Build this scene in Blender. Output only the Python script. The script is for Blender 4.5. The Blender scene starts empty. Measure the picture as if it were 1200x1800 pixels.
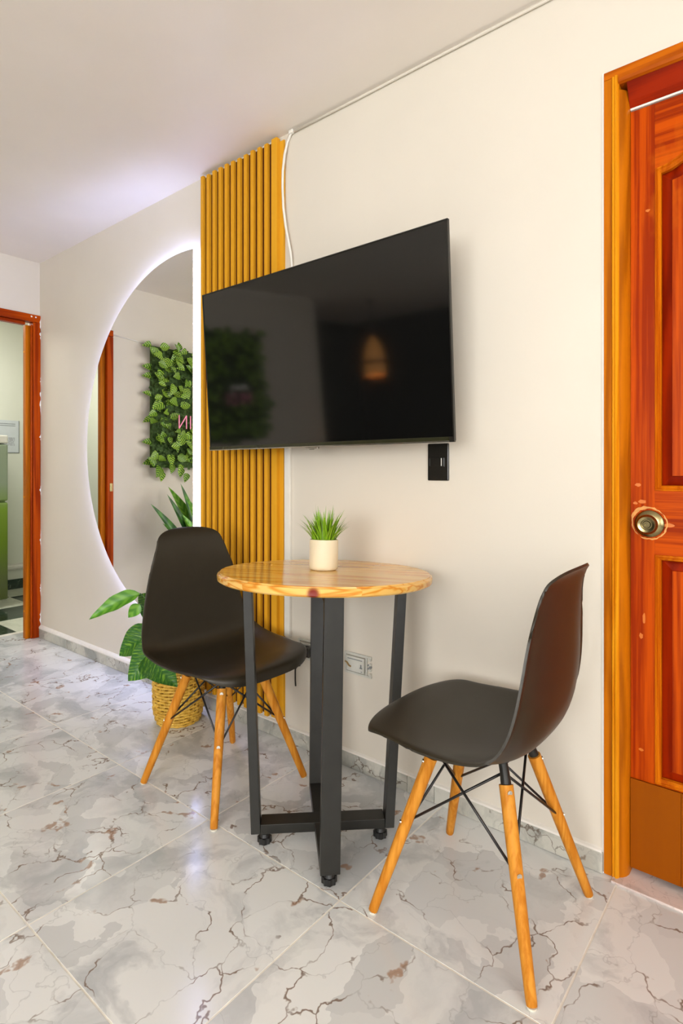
import bpy, math, random
from mathutils import Vector, Matrix
random.seed(7)
S = bpy.context.scene
COL = S.collection
R = math.radians
PI = math.pi

# ------------------------------------------------------------------ camera
cam_d = bpy.data.cameras.new('camera'); cam = bpy.data.objects.new('camera', cam_d); COL.objects.link(cam)
cam_d.sensor_fit = 'VERTICAL'; cam_d.sensor_height = 36.0; cam_d.sensor_width = 24.0
cam_d.lens = 20.0; cam_d.shift_y = -72/1800
cam_d.clip_start = .02
cam.location = (0, -1.5725, 1.04)
cam.rotation_euler = (R(90), 0, PI/2 - .8867)
S.camera = cam

# ------------------------------------------------------------------ world, lights, exposure
w = bpy.data.worlds.new('world'); S.world = w; w.use_nodes = True
bg = w.node_tree.nodes['Background']; bg.inputs[0].default_value = (.80, .88, 1, 1); bg.inputs[1].default_value = 2.0
def area(name, loc, direction, sx, sy, power, color):
    d = bpy.data.lights.new(name, 'AREA'); d.shape = 'RECTANGLE'; d.size = sx; d.size_y = sy; d.energy = power; d.color = color
    o = bpy.data.objects.new(name, d); COL.objects.link(o); o.location = loc
    o.rotation_euler = Vector(direction).to_track_quat('-Z', 'Y').to_euler(); return o
area('window_daylight_back', (.5, -4.72, 1.45), (0, 1, .22), 2.4, 1.5, 84, (1.0, .985, .95))
area('window_daylight_side', (2.12, -2.4, 1.45), (-1, 0, .3), 2.2, 1.5, 34, (1.0, .955, .88))
area('kitchen_fill_light', (-4.66, -.2, 2.32), (0, .15, -1), .9, 1.6, 24, (1.0, 1.0, .93))  # unseen fill added overhead to brighten the kitchen, no fixture there
S.view_settings.view_transform = 'Standard'; S.view_settings.look = 'None'
S.view_settings.exposure = 0.52; S.view_settings.gamma = 1.0
S.view_settings.use_curve_mapping = False

# ------------------------------------------------------------------ materials
class NT:
    def __init__(s, name):
        s.m = bpy.data.materials.new(name); s.m.use_nodes = True; s.t = s.m.node_tree
        s.b = s.t.nodes['Principled BSDF']
    def n(s, kind, **kw):
        nd = s.t.nodes.new(kind)
        for k, v in kw.items(): setattr(nd, k, v)
        return nd
    def l(s, a, b): s.t.links.new(a, b)
    def coord(s, scale=(1, 1, 1), rot=(0, 0, 0), rnd=0):
        tc = s.n('ShaderNodeTexCoord'); mp = s.n('ShaderNodeMapping')
        mp.inputs['Scale'].default_value = scale; mp.inputs['Rotation'].default_value = rot
        s.l(tc.outputs['Object'], mp.inputs['Vector'])
        if rnd:
            oi = s.n('ShaderNodeObjectInfo'); mu = s.n('ShaderNodeVectorMath', operation='SCALE'); cx = s.n('ShaderNodeCombineXYZ')
            s.l(oi.outputs['Random'], cx.inputs[0]); s.l(oi.outputs['Random'], cx.inputs[1]); s.l(oi.outputs['Random'], cx.inputs[2])
            s.l(cx.outputs[0], mu.inputs[0]); mu.inputs['Scale'].default_value = rnd
            s.l(mu.outputs[0], mp.inputs['Location'])
        return mp.outputs['Vector']
    def noise(s, vec, scale, detail=4, rough=.5, dist=0):
        nd = s.n('ShaderNodeTexNoise'); s.l(vec, nd.inputs['Vector'])
        nd.inputs['Scale'].default_value = scale; nd.inputs['Detail'].default_value = detail
        nd.inputs['Roughness'].default_value = rough; nd.inputs['Distortion'].default_value = dist
        return nd
    def ramp(s, fac, stops, interp='LINEAR'):
        r = s.n('ShaderNodeValToRGB'); r.color_ramp.interpolation = interp
        e = r.color_ramp.elements
        while len(e) < len(stops): e.new(.5)
        for el, (p, c) in zip(e, stops): el.position = p; el.color = (*c, 1) if len(c) == 3 else c
        s.l(fac, r.inputs[0]); return r.outputs[0]
    def mix(s, fac, a, b, mode='MIX'):
        m = s.n('ShaderNodeMix', data_type='RGBA', blend_type=mode)
        if isinstance(fac, (int, float)): m.inputs[0].default_value = fac
        else: s.l(fac, m.inputs[0])
        for i, v in ((6, a), (7, b)):
            if isinstance(v, tuple): m.inputs[i].default_value = (*v, 1)
            else: s.l(v, m.inputs[i])
        return m.outputs[2]
    def math(s, op, a, b=None):
        m = s.n('ShaderNodeMath', operation=op)
        for i, v in enumerate((a, b)):
            if v is None: continue
            if isinstance(v, (int, float)): m.inputs[i].default_value = v
            else: s.l(v, m.inputs[i])
        return m.outputs[0]
    def bump(s, h, strength=.2, dist=.002):
        b = s.n('ShaderNodeBump'); b.inputs['Strength'].default_value = strength; b.inputs['Distance'].default_value = dist
        s.l(h, b.inputs['Height']); s.l(b.outputs[0], s.b.inputs['Normal'])
    def set(s, color=None, rough=None, metal=None, spec=None, coat=None):
        if color is not None:
            if isinstance(color, tuple): s.b.inputs['Base Color'].default_value = (*color, 1)
            else: s.l(color, s.b.inputs['Base Color'])
        if rough is not None:
            if isinstance(rough, (int, float)): s.b.inputs['Roughness'].default_value = rough
            else: s.l(rough, s.b.inputs['Roughness'])
        if metal is not None: s.b.inputs['Metallic'].default_value = metal
        if spec is not None: s.b.inputs['Specular IOR Level'].default_value = spec
        if coat is not None: s.b.inputs['Coat Weight'].default_value = coat; s.b.inputs['Coat Roughness'].default_value = .08
        return s.m

def speck(name, c, rough=.5, metal=0, var=.12, scale=30, bump=.0, spec=.5, coat=0):
    t = NT(name); v = t.coord(); nz = t.noise(v, scale, 5)
    d = tuple(x*(1-var) for x in c); u = tuple(min(1, x*(1+var)) for x in c)
    t.set(t.ramp(nz.outputs[0], [(.3, d), (.7, u)]), rough, metal, spec, coat)
    if bump: t.bump(nz.outputs[0], bump, .002)
    return t.m

def wood(name, dark, light, axis='Z', scale=9, rough=.35, rings=.5, coat=.3, bump=.1, wear=None, stretch=.06, rnd=0, contrast=(.35, .68)):
    t = NT(name)
    sc = {'X': (stretch, 1, 1), 'Y': (1, stretch, 1), 'Z': (1, 1, stretch)}[axis]
    v = t.coord(sc, rnd=rnd)
    a = t.noise(v, scale, 3, .5, .6)
    fine = t.noise(v, scale*9, 4, .65)
    wv = t.math('SINE', t.math('MULTIPLY', a.outputs[0], 42.0))
    wv = t.math('MULTIPLY', t.math('ADD', wv, 1.0), .5)
    f = t.math('ADD', t.math('MULTIPLY', wv, rings), t.math('MULTIPLY', fine.outputs[0], 1-rings))
    c = t.ramp(f, [(contrast[0], light), (contrast[1], dark)])
    if wear:
        wn = t.noise(t.coord((1, 1, .5)), 5.0, 5, .6)
        c = t.mix(t.ramp(wn.outputs[0], [(.60, (0, 0, 0)), (.72, (.7, .7, .7))]), c, wear)
    t.set(c, rough, 0, .07, coat*.08); t.bump(f, bump, .001)
    return t.m

M = {}
def marble(name, light, grey, brown, rough=.16, scale=1.0, rnd=37.0):
    t = NT(name); v = t.coord((scale,)*3, rnd=rnd)
    warp = t.noise(v, 3.2, 5, .55)
    wv = t.mix(.30, v, warp.outputs['Color'], 'ADD')
    cl = t.noise(wv, 4.2, 7, .58, .8)
    c = t.ramp(cl.outputs[0], [(.36, grey), (.445, tuple(a*.45+b*.55 for a, b in zip(light, grey))), (.52, light)])
    vo = t.n('ShaderNodeTexVoronoi'); vo.feature = 'F1'; vo.inputs['Scale'].default_value = 7.5; t.l(wv, vo.inputs['Vector'])
    sep = t.n('ShaderNodeSeparateColor'); t.l(vo.outputs['Color'], sep.inputs[0])
    c = t.mix(t.ramp(sep.outputs[0], [(.62, (0, 0, 0)), (.70, (.25, .25, .25)), (1, (.55, .55, .55))]), c, grey)
    c = t.mix(t.ramp(sep.outputs[1], [(.70, (0, 0, 0)), (.95, (.5, .5, .5))]), c, tuple(min(1, x*1.12) for x in light))
    # crooked veins along warped cell borders
    warp2 = t.noise(v, 9, 4, .55)
    wv2 = t.mix(.15, wv, warp2.outputs['Color'], 'ADD')
    ve = t.n('ShaderNodeTexVoronoi'); ve.feature = 'DISTANCE_TO_EDGE'; ve.inputs['Scale'].default_value = 7.0; t.l(wv2, ve.inputs['Vector'])
    mk = t.noise(v, 6.2, 3, .6)
    mask = t.ramp(mk.outputs[0], [(.51, (0, 0, 0)), (.58, (1, 1, 1))])
    thin = t.ramp(ve.outputs['Distance'], [(.0, (1, 1, 1)), (.010, (.85, .85, .85)), (.022, (0, 0, 0))])
    vein = t.mix(1, thin, mask, 'MULTIPLY')
    c = t.mix(t.mix(1, vein, (.9, .9, .9), 'MULTIPLY'), c, brown)
    fat = t.ramp(ve.outputs['Distance'], [(.0, (1, 1, 1)), (.045, (.9, .9, .9)), (.07, (0, 0, 0))])
    mk2 = t.noise(v, 9.5, 3, .6)
    fm = t.ramp(mk2.outputs[0], [(.635, (0, 0, 0)), (.665, (1, 1, 1))])
    c = t.mix(t.mix(1, t.mix(1, fat, fm, 'MULTIPLY'), (.75, .75, .75), 'MULTIPLY'), c, tuple(x*1.9 for x in brown))
    hair = t.ramp(ve.outputs['Distance'], [(.0, (.30, .30, .30)), (.014, (0, 0, 0))])
    c = t.mix(hair, c, tuple(x*.5 for x in grey))
    t.set(c, rough, 0, .5)
    return t.m
M['tile'] = marble('marble_tile', (.735, .75, .74), (.47, .49, .50), (.17, .085, .038), .17, 1.0)
M['skirt'] = marble('marble_skirting', (.56, .55, .49), (.30, .305, .28), (.12, .08, .05), .3, 1.3)
M['sill'] = marble('threshold_stone', (.72, .62, .58), (.56, .47, .44), (.45, .35, .3), .3, 2.0)
M['grout'] = speck('grout', (.80, .77, .69), .8)
M['kwhite'] = marble('kitchen_white_tile', (.80, .82, .70), (.68, .70, .58), (.5, .5, .4), .15)
M['kblack'] = marble('kitchen_green_marble', (.035, .06, .045), (.012, .02, .016), (.2, .24, .19), .12, 2.2)
M['wall'] = speck('cream_paint', (.70, .65, .565), .62, var=.02, scale=3, bump=.02, spec=.3)
M['ceil'] = speck('ceiling_paint', (.86, .80, .73), .7, var=.02, scale=3, spec=.2)
M['kwall'] = speck('kitchen_paint', (.78, .79, .70), .6, var=.02, scale=3)
M['darkwall'] = speck('dark_green_paint', (.018, .026, .012), .6, var=.1)
M['white'] = speck('white_plastic', (.80, .78, .72), .4, var=.03)
M['whitepaint'] = speck('white_paint_edge', (.80, .77, .72), .5, var=.04, bump=.1)
M['black'] = speck('black_plastic', (.012, .011, .009), .28, var=.1)
M['shell'] = speck('black_satin_shell', (.025, .020, .012), .40, var=.06, spec=.42)
M['steel'] = speck('black_powder_steel', (.015, .0145, .012), .42, var=.18, bump=.08, spec=.38)
M['rod'] = speck('black_rod', (.01, .009, .009), .35)
M['chrome'] = speck('zinc', (.62, .60, .54), .25, 1.0, var=.06)
M['rubber'] = speck('black_rubber', (.012, .012, .012), .5)
M['legwood'] = wood('beech_leg', (.50, .175, .016), (.66, .28, .038), 'Z', 16, .38, .3, .2, .03)
M['glide'] = speck('leg_glide', (.75, .70, .58), .4)
M['door'] = wood('orange_pine', (.27, .022, .0005), (.50, .068, .0008), 'Z', 12, .34, .18, .3, .12, (.60, .13, .004), .022, contrast=(.38, .62))
M['doorh'] = wood('orange_pine_rail', (.26, .022, .0008), (.51, .070, .0008), 'X', 12, .34, .18, .3, .12, (.60, .13, .004), .022, contrast=(.38, .62))
M['frame'] = wood('amber_pine_frame', (.34, .085, .002), (.52, .145, .003), 'Z', 8, .3, .4, .4, .12, (.34, .12, .01), .05)
M['bead'] = wood('yellow_pine_bead', (.62, .20, .004), (.74, .30, .010), 'Z', 10, .25, .4, .5, .06)
M['frameh'] = wood('amber_pine_head', (.34, .065, .002), (.52, .125, .003), 'X', 8, .3, .4, .4, .1, None, .05)
M['redwood'] = wood('red_pine', (.17, .008, .0006), (.30, .018, .001), 'Z', 8, .3, .4, .4, .1)
M['redwoodh'] = wood('red_pine_rail', (.17, .008, .0006), (.30, .018, .001), 'X', 8, .3, .4, .4, .1)
M['kick'] = wood('painted_kick_plate', (.26, .060, .001), (.285, .068, .0012), 'Z', 4, .4, .2, .1, .05)
M['jamb'] = wood('red_orange_jamb', (.26, .026, .0015), (.44, .062, .002), 'Z', 9, .3, .4, .4, .1, None, .05)
M['jambh'] = wood('red_orange_head', (.26, .026, .0015), (.44, .062, .002), 'Y', 9, .3, .4, .4, .1, None, .05)
M['moulding'] = wood('orange_moulding', (.44, .085, .002), (.62, .17, .004), 'Z', 9, .26, .35, .4, .06)
M['slat'] = wood('golden_slat', (.66, .31, .014), (.76, .38, .026), 'Z', 5, .26, .3, .35, .02, None, .02, contrast=(.3, .8))
M['slatdark'] = speck('slat_backing', (.085, .018, .002), .4, var=.1)
M['brass'] = speck('aged_brass_steel', (.24, .195, .095), .22, 1.0, var=.15, scale=60)
M['rawwood'] = speck('raw_wood_scrape', (.66, .30, .07), .6, var=.2, scale=120, bump=.3)
M['pot'] = speck('cream_ceramic_pot', (.76, .66, .47), .55, var=.05, scale=12)
M['soil'] = speck('dark_soil', (.03, .025, .015), .9)
M['silver'] = speck('silver_trim', (.55, .53, .50), .25, 1.0)
M['notice'] = speck('notice_white', (.66, .70, .74), .5, var=.02)
M['ink'] = speck('grey_ink', (.22, .24, .25), .6)
M['inkl'] = speck('pale_ink', (.42, .43, .47), .6)
M['socket'] = speck('socket_grey_white', (.60, .60, .55), .4, var=.05)
M['copper'] = speck('socket_brass', (.5, .36, .16), .35, 1.0)

def solid(name, c, rough, metal=0, spec=.5, em=None, es=0):
    t = NT(name); t.set(c, rough, metal, spec)
    if em: t.b.inputs['Emission Color'].default_value = (*em, 1); t.b.inputs['Emission Strength'].default_value = es
    return t.m
M['mirror'] = solid('mirror_glass', (.86, .86, .84), .0, 1)
M['led'] = solid('cool_led', (1, 1, 1), .5, em=(.43, .50, 1.0), es=34)
M['neonp'] = solid('pink_neon', (.9, .3, .45), .4, em=(1, .30, .50), es=.35)
M['neonw'] = solid('white_neon', (.9, .9, .85), .4, em=(1, .97, .9), es=.2)
M['screen'] = solid('tv_screen', (.004, .004, .004), .07, 0, .62)
M['lampglow'] = solid('lamp_shade_lit', (.5, .25, .08), .6, em=(1, .42, .10), es=1.2)
M['glass'] = solid('window_glass', (1, 1, 1), .02); M['glass'].node_tree.nodes['Principled BSDF'].inputs['Transmission Weight'].default_value = 1.0

def tabletop_mat():
    t = NT('varnished_pine_boards'); tc = t.n('ShaderNodeTexCoord'); mp = t.n('ShaderNodeMapping')
    mp.inputs['Rotation'].default_value = (0, 0, R(-28)); t.l(tc.outputs['Object'], mp.inputs['Vector'])
    sp = t.n('ShaderNodeSeparateXYZ'); t.l(mp.outputs[0], sp.inputs[0])
    board = t.math('FLOOR', t.math('MULTIPLY', sp.outputs[1], 11.0))
    wn = t.n('ShaderNodeTexWhiteNoise', noise_dimensions='1D'); t.l(board, wn.inputs['W'])
    off = t.n('ShaderNodeCombineXYZ'); t.l(t.math('MULTIPLY', wn.outputs['Value'], 9.0), off.inputs[0]); t.l(t.math('MULTIPLY', wn.outputs['Value'], 5.0), off.inputs[2])
    ad = t.n('ShaderNodeVectorMath', operation='ADD'); t.l(mp.outputs[0], ad.inputs[0]); t.l(off.outputs[0], ad.inputs[1])
    m2 = t.n('ShaderNodeMapping'); m2.inputs['Scale'].default_value = (.10, 1, 1.6); t.l(ad.outputs[0], m2.inputs[0])
    a = t.noise(m2.outputs[0], 7, 3, .5, .5)
    wv = t.math('MULTIPLY', t.math('ADD', t.math('SINE', t.math('MULTIPLY', a.outputs[0], 60)), 1), .5)
    c = t.ramp(wv, [(.35, (.90, .57, .17)), (.80, (.82, .43, .085)), (1, (.72, .28, .03))])
    tint = t.ramp(wn.outputs['Value'], [(0, (.84, .80, .72)), (1, (1, 1, 1))])
    c = t.mix(1, c, tint, 'MULTIPLY')
    # one dark knot on the rim
    kn = t.n('ShaderNodeVectorMath', operation='DISTANCE'); t.l(tc.outputs['Object'], kn.inputs[0]); kn.inputs[1].default_value = (.181, -.254, -.016)
    c = t.mix(t.ramp(kn.outputs['Value'], [(.010, (1, 1, 1)), (.019, (0, 0, 0))]), c, (.20, .012, .004))
    t.set(c, .13, 0, .5, .0); return t.m
M['top'] = tabletop_mat()

def leaf_mat(name, dark, light, freq, lo=.45, hi=.62, slant=1.2, k=.5):
    t = NT(name); tc = t.n('ShaderNodeTexCoord'); sp = t.n('ShaderNodeSeparateXYZ'); t.l(tc.outputs['Object'], sp.inputs[0])
    ay = t.math('ABSOLUTE', sp.outputs[1])
    ph = t.math('MULTIPLY', t.math('SUBTRACT', sp.outputs[0], t.math('MULTIPLY', ay, slant)), freq)
    st = t.math('MULTIPLY', t.math('ADD', t.math('SINE', ph), 1), .5)
    cv = t.n('ShaderNodeCombineXYZ'); t.l(t.math('SUBTRACT', sp.outputs[0], t.math('MULTIPLY', ay, slant)), cv.inputs[0]); t.l(t.math('MULTIPLY', sp.outputs[1], .22), cv.inputs[1])
    nz = t.noise(cv.outputs[0], freq*.55, 3, .6)
    f = t.math('ADD', t.math('MULTIPLY', st, k), t.math('MULTIPLY', nz.outputs[0], 1-k))
    c = t.ramp(f, [(lo, dark), (hi, light)])
    oi = t.n('ShaderNodeObjectInfo')
    c = t.mix(1, c, t.ramp(oi.outputs['Random'], [(0, (.62, .70, .62)), (1, (1.0, 1.0, 1.0))]), 'MULTIPLY')
    t.set(c, .38, 0, .45); t.bump(st, .25, .002)
    t.b.inputs['Subsurface Weight'].default_value = 0
    return t.m
M['leafv'] = leaf_mat('variegated_leaf', (.03, .15, .008), (.42, .62, .06), 330, .46, .58, 1.2, .6)
M['leafb'] = leaf_mat('broad_leaf', (.022, .13, .012), (.27, .50, .035), 330, .50, .70, 1.0, .10)
M['leafl'] = leaf_mat('light_leaf', (.10, .34, .02), (.27, .58, .06), 160, .3, .8)
M['leafd'] = leaf_mat('strap_leaf', (.03, .12, .025), (.09, .28, .04), 60, .3, .8)
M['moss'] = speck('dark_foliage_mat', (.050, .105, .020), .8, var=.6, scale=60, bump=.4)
M['grass'] = speck('grass_blade', (.19, .38, .012), .4, var=.5, scale=25)

def basket_mat():
    t = NT('woven_rattan'); tc = t.n('ShaderNodeTexCoord'); nz = t.noise(tc.outputs['Object'], 40, 4, .6)
    t.set(t.ramp(nz.outputs[0], [(.3, (.50, .26, .020)), (.6, (.80, .50, .075)), (.75, (.86, .60, .13))]), .5); t.bump(nz.outputs[0], .3, .002)
    return t.m
M['basket'] = basket_mat()
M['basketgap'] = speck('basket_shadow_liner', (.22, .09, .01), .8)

# ------------------------------------------------------------------ mesh helpers
class MB:
    def __init__(s): s.v = []; s.f = []
    def add(s, vs, fs):
        k = len(s.v); s.v += [tuple(p) for p in vs]; s.f += [tuple(i+k for i in f) for f in fs]; return s
    def box(s, x0, x1, y0, y1, z0, z1):
        if x0 > x1: x0, x1 = x1, x0
        if y0 > y1: y0, y1 = y1, y0
        if z0 > z1: z0, z1 = z1, z0
        return s.add([(x0, y0, z0), (x1, y0, z0), (x1, y1, z0), (x0, y1, z0), (x0, y0, z1), (x1, y0, z1), (x1, y1, z1), (x0, y1, z1)],
                     [(3, 2, 1, 0), (4, 5, 6, 7), (0, 1, 5, 4), (1, 2, 6, 5), (2, 3, 7, 6), (3, 0, 4, 7)])
    def prism(s, prof, axis, a, b):
        """closed 2-D profile (list of (u,v)) swept along an axis from a to b"""
        n = len(prof)
        def P(u, v, t): return {'X': (t, u, v), 'Y': (u, t, v), 'Z': (u, v, t)}[axis]
        vs = [P(u, v, a) for u, v in prof] + [P(u, v, b) for u, v in prof]
        fs = [(i, (i+1) % n, n+(i+1) % n, n+i) for i in range(n)] + [tuple(range(n))[::-1], tuple(range(n, 2*n))]
        return s.add(vs, fs)
    def tube(s, pts, r, seg=8, cap=True, closed=False):
        pts = [Vector(p) for p in pts]; n = len(pts); rr = r if isinstance(r, (list, tuple)) else [r]*n
        vs = []; up = None
        for i, p in enumerate(pts):
            if closed: d = pts[(i+1) % n]-pts[i-1]
            else: d = pts[min(i+1, n-1)]-pts[max(i-1, 0)]
            d.normalize()
            if up is None:
                up = Vector((0, 0, 1)) if abs(d.z) < .9 else Vector((1, 0, 0))
            up = (up - d*up.dot(d)).normalized(); sd = d.cross(up)
            for k in range(seg):
                a = 2*PI*k/seg; vs.append(p+(up*math.cos(a)+sd*math.sin(a))*rr[i])
        fs = []
        for i in range(n if closed else n-1):
            j = (i+1) % n
            for k in range(seg): fs.append((i*seg+k, i*seg+(k+1) % seg, j*seg+(k+1) % seg, j*seg+k))
        if cap and not closed: fs += [tuple(range(seg))[::-1], tuple((n-1)*seg+k for k in range(seg))]
        return s.add(vs, fs)
    def lathe(s, prof, c=(0, 0, 0), seg=40, axis='Z'):
        n = len(prof); vs = []
        for k in range(seg):
            a = 2*PI*k/seg
            for r, h in prof:
                p = (r*math.cos(a), r*math.sin(a), h)
                if axis == 'Y': p = (p[0], p[2], -p[1])
                vs.append((p[0]+c[0], p[1]+c[1], p[2]+c[2]))
        fs = []
        for k in range(seg):
            j = (k+1) % seg
            for i in range(n-1): fs.append((k*n+i, j*n+i, j*n+i+1, k*n+i+1))
        return s.add(vs, fs)
    def grid(s, rows):
        m = len(rows[0]); vs = [p for r in rows for p in r]
        fs = [(i*m+j, i*m+j+1, (i+1)*m+j+1, (i+1)*m+j) for i in range(len(rows)-1) for j in range(m-1)]
        return s.add(vs, fs)
    def mesh(s, name, mat, smooth=False):
        me = bpy.data.meshes.new(name); me.from_pydata(s.v, [], s.f)
        import bmesh
        bm = bmesh.new(); bm.from_mesh(me); bmesh.ops.remove_doubles(bm, verts=bm.verts, dist=1e-6)
        bmesh.ops.recalc_face_normals(bm, faces=bm.faces); bm.to_mesh(me); bm.free()
        me.materials.append(mat)
        for p in me.polygons: p.use_smooth = bool(smooth)
        if smooth and smooth is not True:
            me.set_sharp_from_angle(angle=R(smooth))
        return me
    def build(s, name, mat, parent=None, loc=None, smooth=False, bevel=0, seg=2):
        o = bpy.data.objects.new(name, s.mesh(name, mat, smooth)); COL.objects.link(o)
        if parent: o.parent = parent
        if loc is not None: o.location = loc
        if bevel:
            b = o.modifiers.new('bevel', 'BEVEL'); b.width = bevel; b.segments = seg; b.limit_method = 'ANGLE'; b.angle_limit = R(40)
        return o
def tag(o, label=None, cat=None, group=None, kind=None):
    if label: o['label'] = label
    if cat: o['category'] = cat
    if group: o['group'] = group
    if kind: o['kind'] = kind
    return o
def empty(name, loc=(0, 0, 0), rz=0, parent=None):
    o = bpy.data.objects.new(name, None); o.empty_display_size = .05; COL.objects.link(o); o.location = loc; o.rotation_euler = (0, 0, rz)
    if parent: o.parent = parent
    return o
def struct(o): o['kind'] = 'structure'; return o
def copy_tree(o, parent=None):
    c = o.copy(); COL.objects.link(c); c.parent = parent
    for ch in list(o.children):
        copy_tree(ch, c)
    return c

# ------------------------------------------------------------------ room shell
XL, XR, YB, ZC, XJ = -3.726, 2.2, -4.8, 2.344, -3.90     # left wall face, right wall, back wall, ceiling, rear face of left wall
DX0, DX1, DZ = -.404, .50, 2.066                           # door opening in the front wall
fl = struct(MB().box(-4.55, XR, YB, 0, -.06, -.0009).build('floor', M['grout']))
TX, TY = .5055, .508
tile_me = MB().box(-TX/2+.0023, TX/2-.0023, -TY/2+.0023, TY/2-.0023, -.0009, 0).mesh('tile', M['tile'])
k = 0
for i in range(-8, 7):
    for j in range(0, 10):
        x0 = -.874+i*TX; x1 = x0+TX; y1 = -j*TY; y0 = y1-TY
        xlim = -3.92 if j < 6 else -4.55
        if j == 0 and x0 < -3.5: xlim = -3.92
        cx0, cx1, cy0 = max(x0, xlim), min(x1, XR), max(y0, YB)
        if cx1-cx0 < .02 or y1-cy0 < .02: continue
        if cx0 == x0 and cx1 == x1 and cy0 == y0:
            o = bpy.data.objects.new('tile', tile_me); COL.objects.link(o); o.parent = fl; o.location = ((x0+x1)/2, (y0+y1)/2, 0)
        else:
            mx, my = (cx0+cx1)/2, (cy0+y1)/2
            MB().box(cx0-mx+.0023, cx1-mx-.0023, cy0-my+.0023, y1-my-.0023, -.0009, 0).build('tile', M['tile'], fl, (mx, my, 0))
struct(MB().box(-5.6, XR+.1, YB-.1, 1.4, ZC, ZC+.1).build('ceiling', M['ceil']))
wf = MB().box(XJ, DX0, 0, .14, 0, ZC).box(DX0, DX1, 0, .14, DZ, ZC).box(DX1, XR, 0, .14, 0, ZC)
wf = struct(wf.build('wall_front', M['wall']))
wl = MB().box(XJ, XL, -3.05, -.56, 0, ZC).box(XJ, XL, -.56, .0, 2.012, ZC)
wl = struct(wl.build('wall_left', M['wall']))
wa = MB().box(-4.55, XJ, -3.15, -3.05, 0, ZC).box(-4.65, -4.55, YB, -3.05, 0, ZC).box(-4.55, -1.3, YB-.1, YB, 0, ZC)
struct(wa.build('wall_alcove', M['darkwall']))
wb = MB().box(-1.3, -.8, YB-.1, YB, 0, ZC).box(1.8, XR+.1, YB-.1, YB, 0, ZC).box(-.8, 1.8, YB-.1, YB, 0, .6).box(-.8, 1.8, YB-.1, YB, 2.25, ZC)
struct(wb.build('wall_back', M['wall']))
wr = MB().box(XR, XR+.1, YB, -3.6, 0, ZC).box(XR, XR+.1, -1.2, .14, 0, ZC).box(XR, XR+.1, -3.6, -1.2, 0, .6).box(XR, XR+.1, -3.6, -1.2, 2.25, ZC)
struct(wr.build('wall_right', M['wall']))
def window(name, a, b, const, axis):
    f = MB(); g = MB(); t = .04
    def bx(m, u0, u1, z0, z1, d0, d1):
        if axis == 'Y': m.box(u0, u1, const+d0, const+d1, z0, z1)
        else: m.box(const+d0, const+d1, u0, u1, z0, z1)
    bx(f, a, b, .6, .6+t, -.02, .06); bx(f, a, b, 2.25-t, 2.25, -.02, .06)
    for u in (a, (a+b)/2-t/2, b-t): bx(f, u, u+t, .6+t, 2.25-t, -.02, .06)
    root = struct(f.build(name, M['white']))
    for u0, u1 in ((a+t, (a+b)/2-t/2), ((a+b)/2+t/2, b-t)):
        m = MB(); bx(m, u0, u1, .6+t, 2.25-t, .018, .022); m.build('pane', M['glass'], root)
window('window_1', -.8, 1.8, YB-.06, 'Y')
window('window_2', -3.6, -1.2, XR+.04, 'X')

struct(MB().box(DX0-.05, DX1+.05, .1405, .16, -.06, DZ+.05).build('light_blocker_behind_door', M['wall']))  # unseen slab added to block light leaking in under the door
MB().box(DX0-.005, DX0-.0003, -.0025, -.0001, .05, DZ+.004).build('paint_edge', M['whitepaint'], wf)

# skirting of the front wall: one stone piece after another with a painted rounded ledge above
bb = struct(MB().box(XL, DX0-.004, -.003, -.0001, .0, .056).build('baseboard_front', M['grout']))
xs = [XL, -3.36, -2.90, -2.43, -1.92, -1.41, -1.0, -.90, -.405]
for a, b in zip(xs[:-1], xs[1:]):
    MB().box(-(b-a)/2+.001, (b-a)/2-.001, -.011, -.0032, .001, .054).build('tile', M['skirt'], bb, ((a+b)/2, 0, 0), bevel=.001)
MB().prism([(0, .054), (-.011, .054), (-.013, .060), (-.010, .068), (0, .078)], 'X', XL, -2.12).build('painted_ledge', M['whitepaint'], bb)
MB().prism([(0, .054), (-.011, .054), (-.008, .058), (0, .061)], 'X', -2.12, DX0-.004).build('painted_ledge', M['whitepaint'], bb)
for nm, (x0, x1, y0, y1) in {'baseboard_left': (XL, XL+.01, -3.05, -.57), 'baseboard_right': (XR-.01, XR, YB, 0), 'baseboard_back': (-1.3, XR-.01, YB, YB+.01)}.items():
    b = MB().box(x0, x1, y0, y1, 0, .056).build(nm, M['skirt']); struct(b)

# ------------------------------------------------------------------ kitchen beyond the left doorway
kf = struct(MB().box(-5.42, -3.9201, -1.2, 1.3, -.06, -.0009).build('floor', M['grout']))
kxs = [-3.921, -4.315, -4.70, -5.085, -5.42]; kys = [-1.2, -.81, -.43, -.05, .335, .72, 1.1, 1.3]
for i in range(4):
    for j in range(7):
        mx, my = (kxs[i]+kxs[i+1])/2, (kys[j]+kys[j+1])/2; hx, hy = (kxs[i]-kxs[i+1])/2-.002, (kys[j+1]-kys[j])/2-.002
        dark = (i == 0 and j % 2 == 0) or (i > 0 and (i+j) % 2 == 0)
        if i == 1: dark = (j % 2 == 1)
        if i == 0: dark = (j % 2 == 0)
        if i == 2: dark = (j % 2 == 0)
        MB().box(-hx, hx, -hy, hy, -.0009, 0).build('tile', M['kblack' if dark else 'kwhite'], kf, (mx, my, 0))
kw = MB().box(-5.52, -5.42, -1.3, 1.4, 0, ZC).box(-5.42, XJ, 1.3, 1.4, 0, ZC).box(-5.42, XJ, -1.3, -1.2, 0, ZC).box(XJ-.0, XJ+.02, .14, 1.3, 0, ZC)
struct(kw.build('wall_kitchen', M['kwall']))
kb = struct(MB().box(-5.42, -5.405, -1.2, 1.3, 0, .085).build('baseboard_kitchen', M['kblack']))
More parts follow.
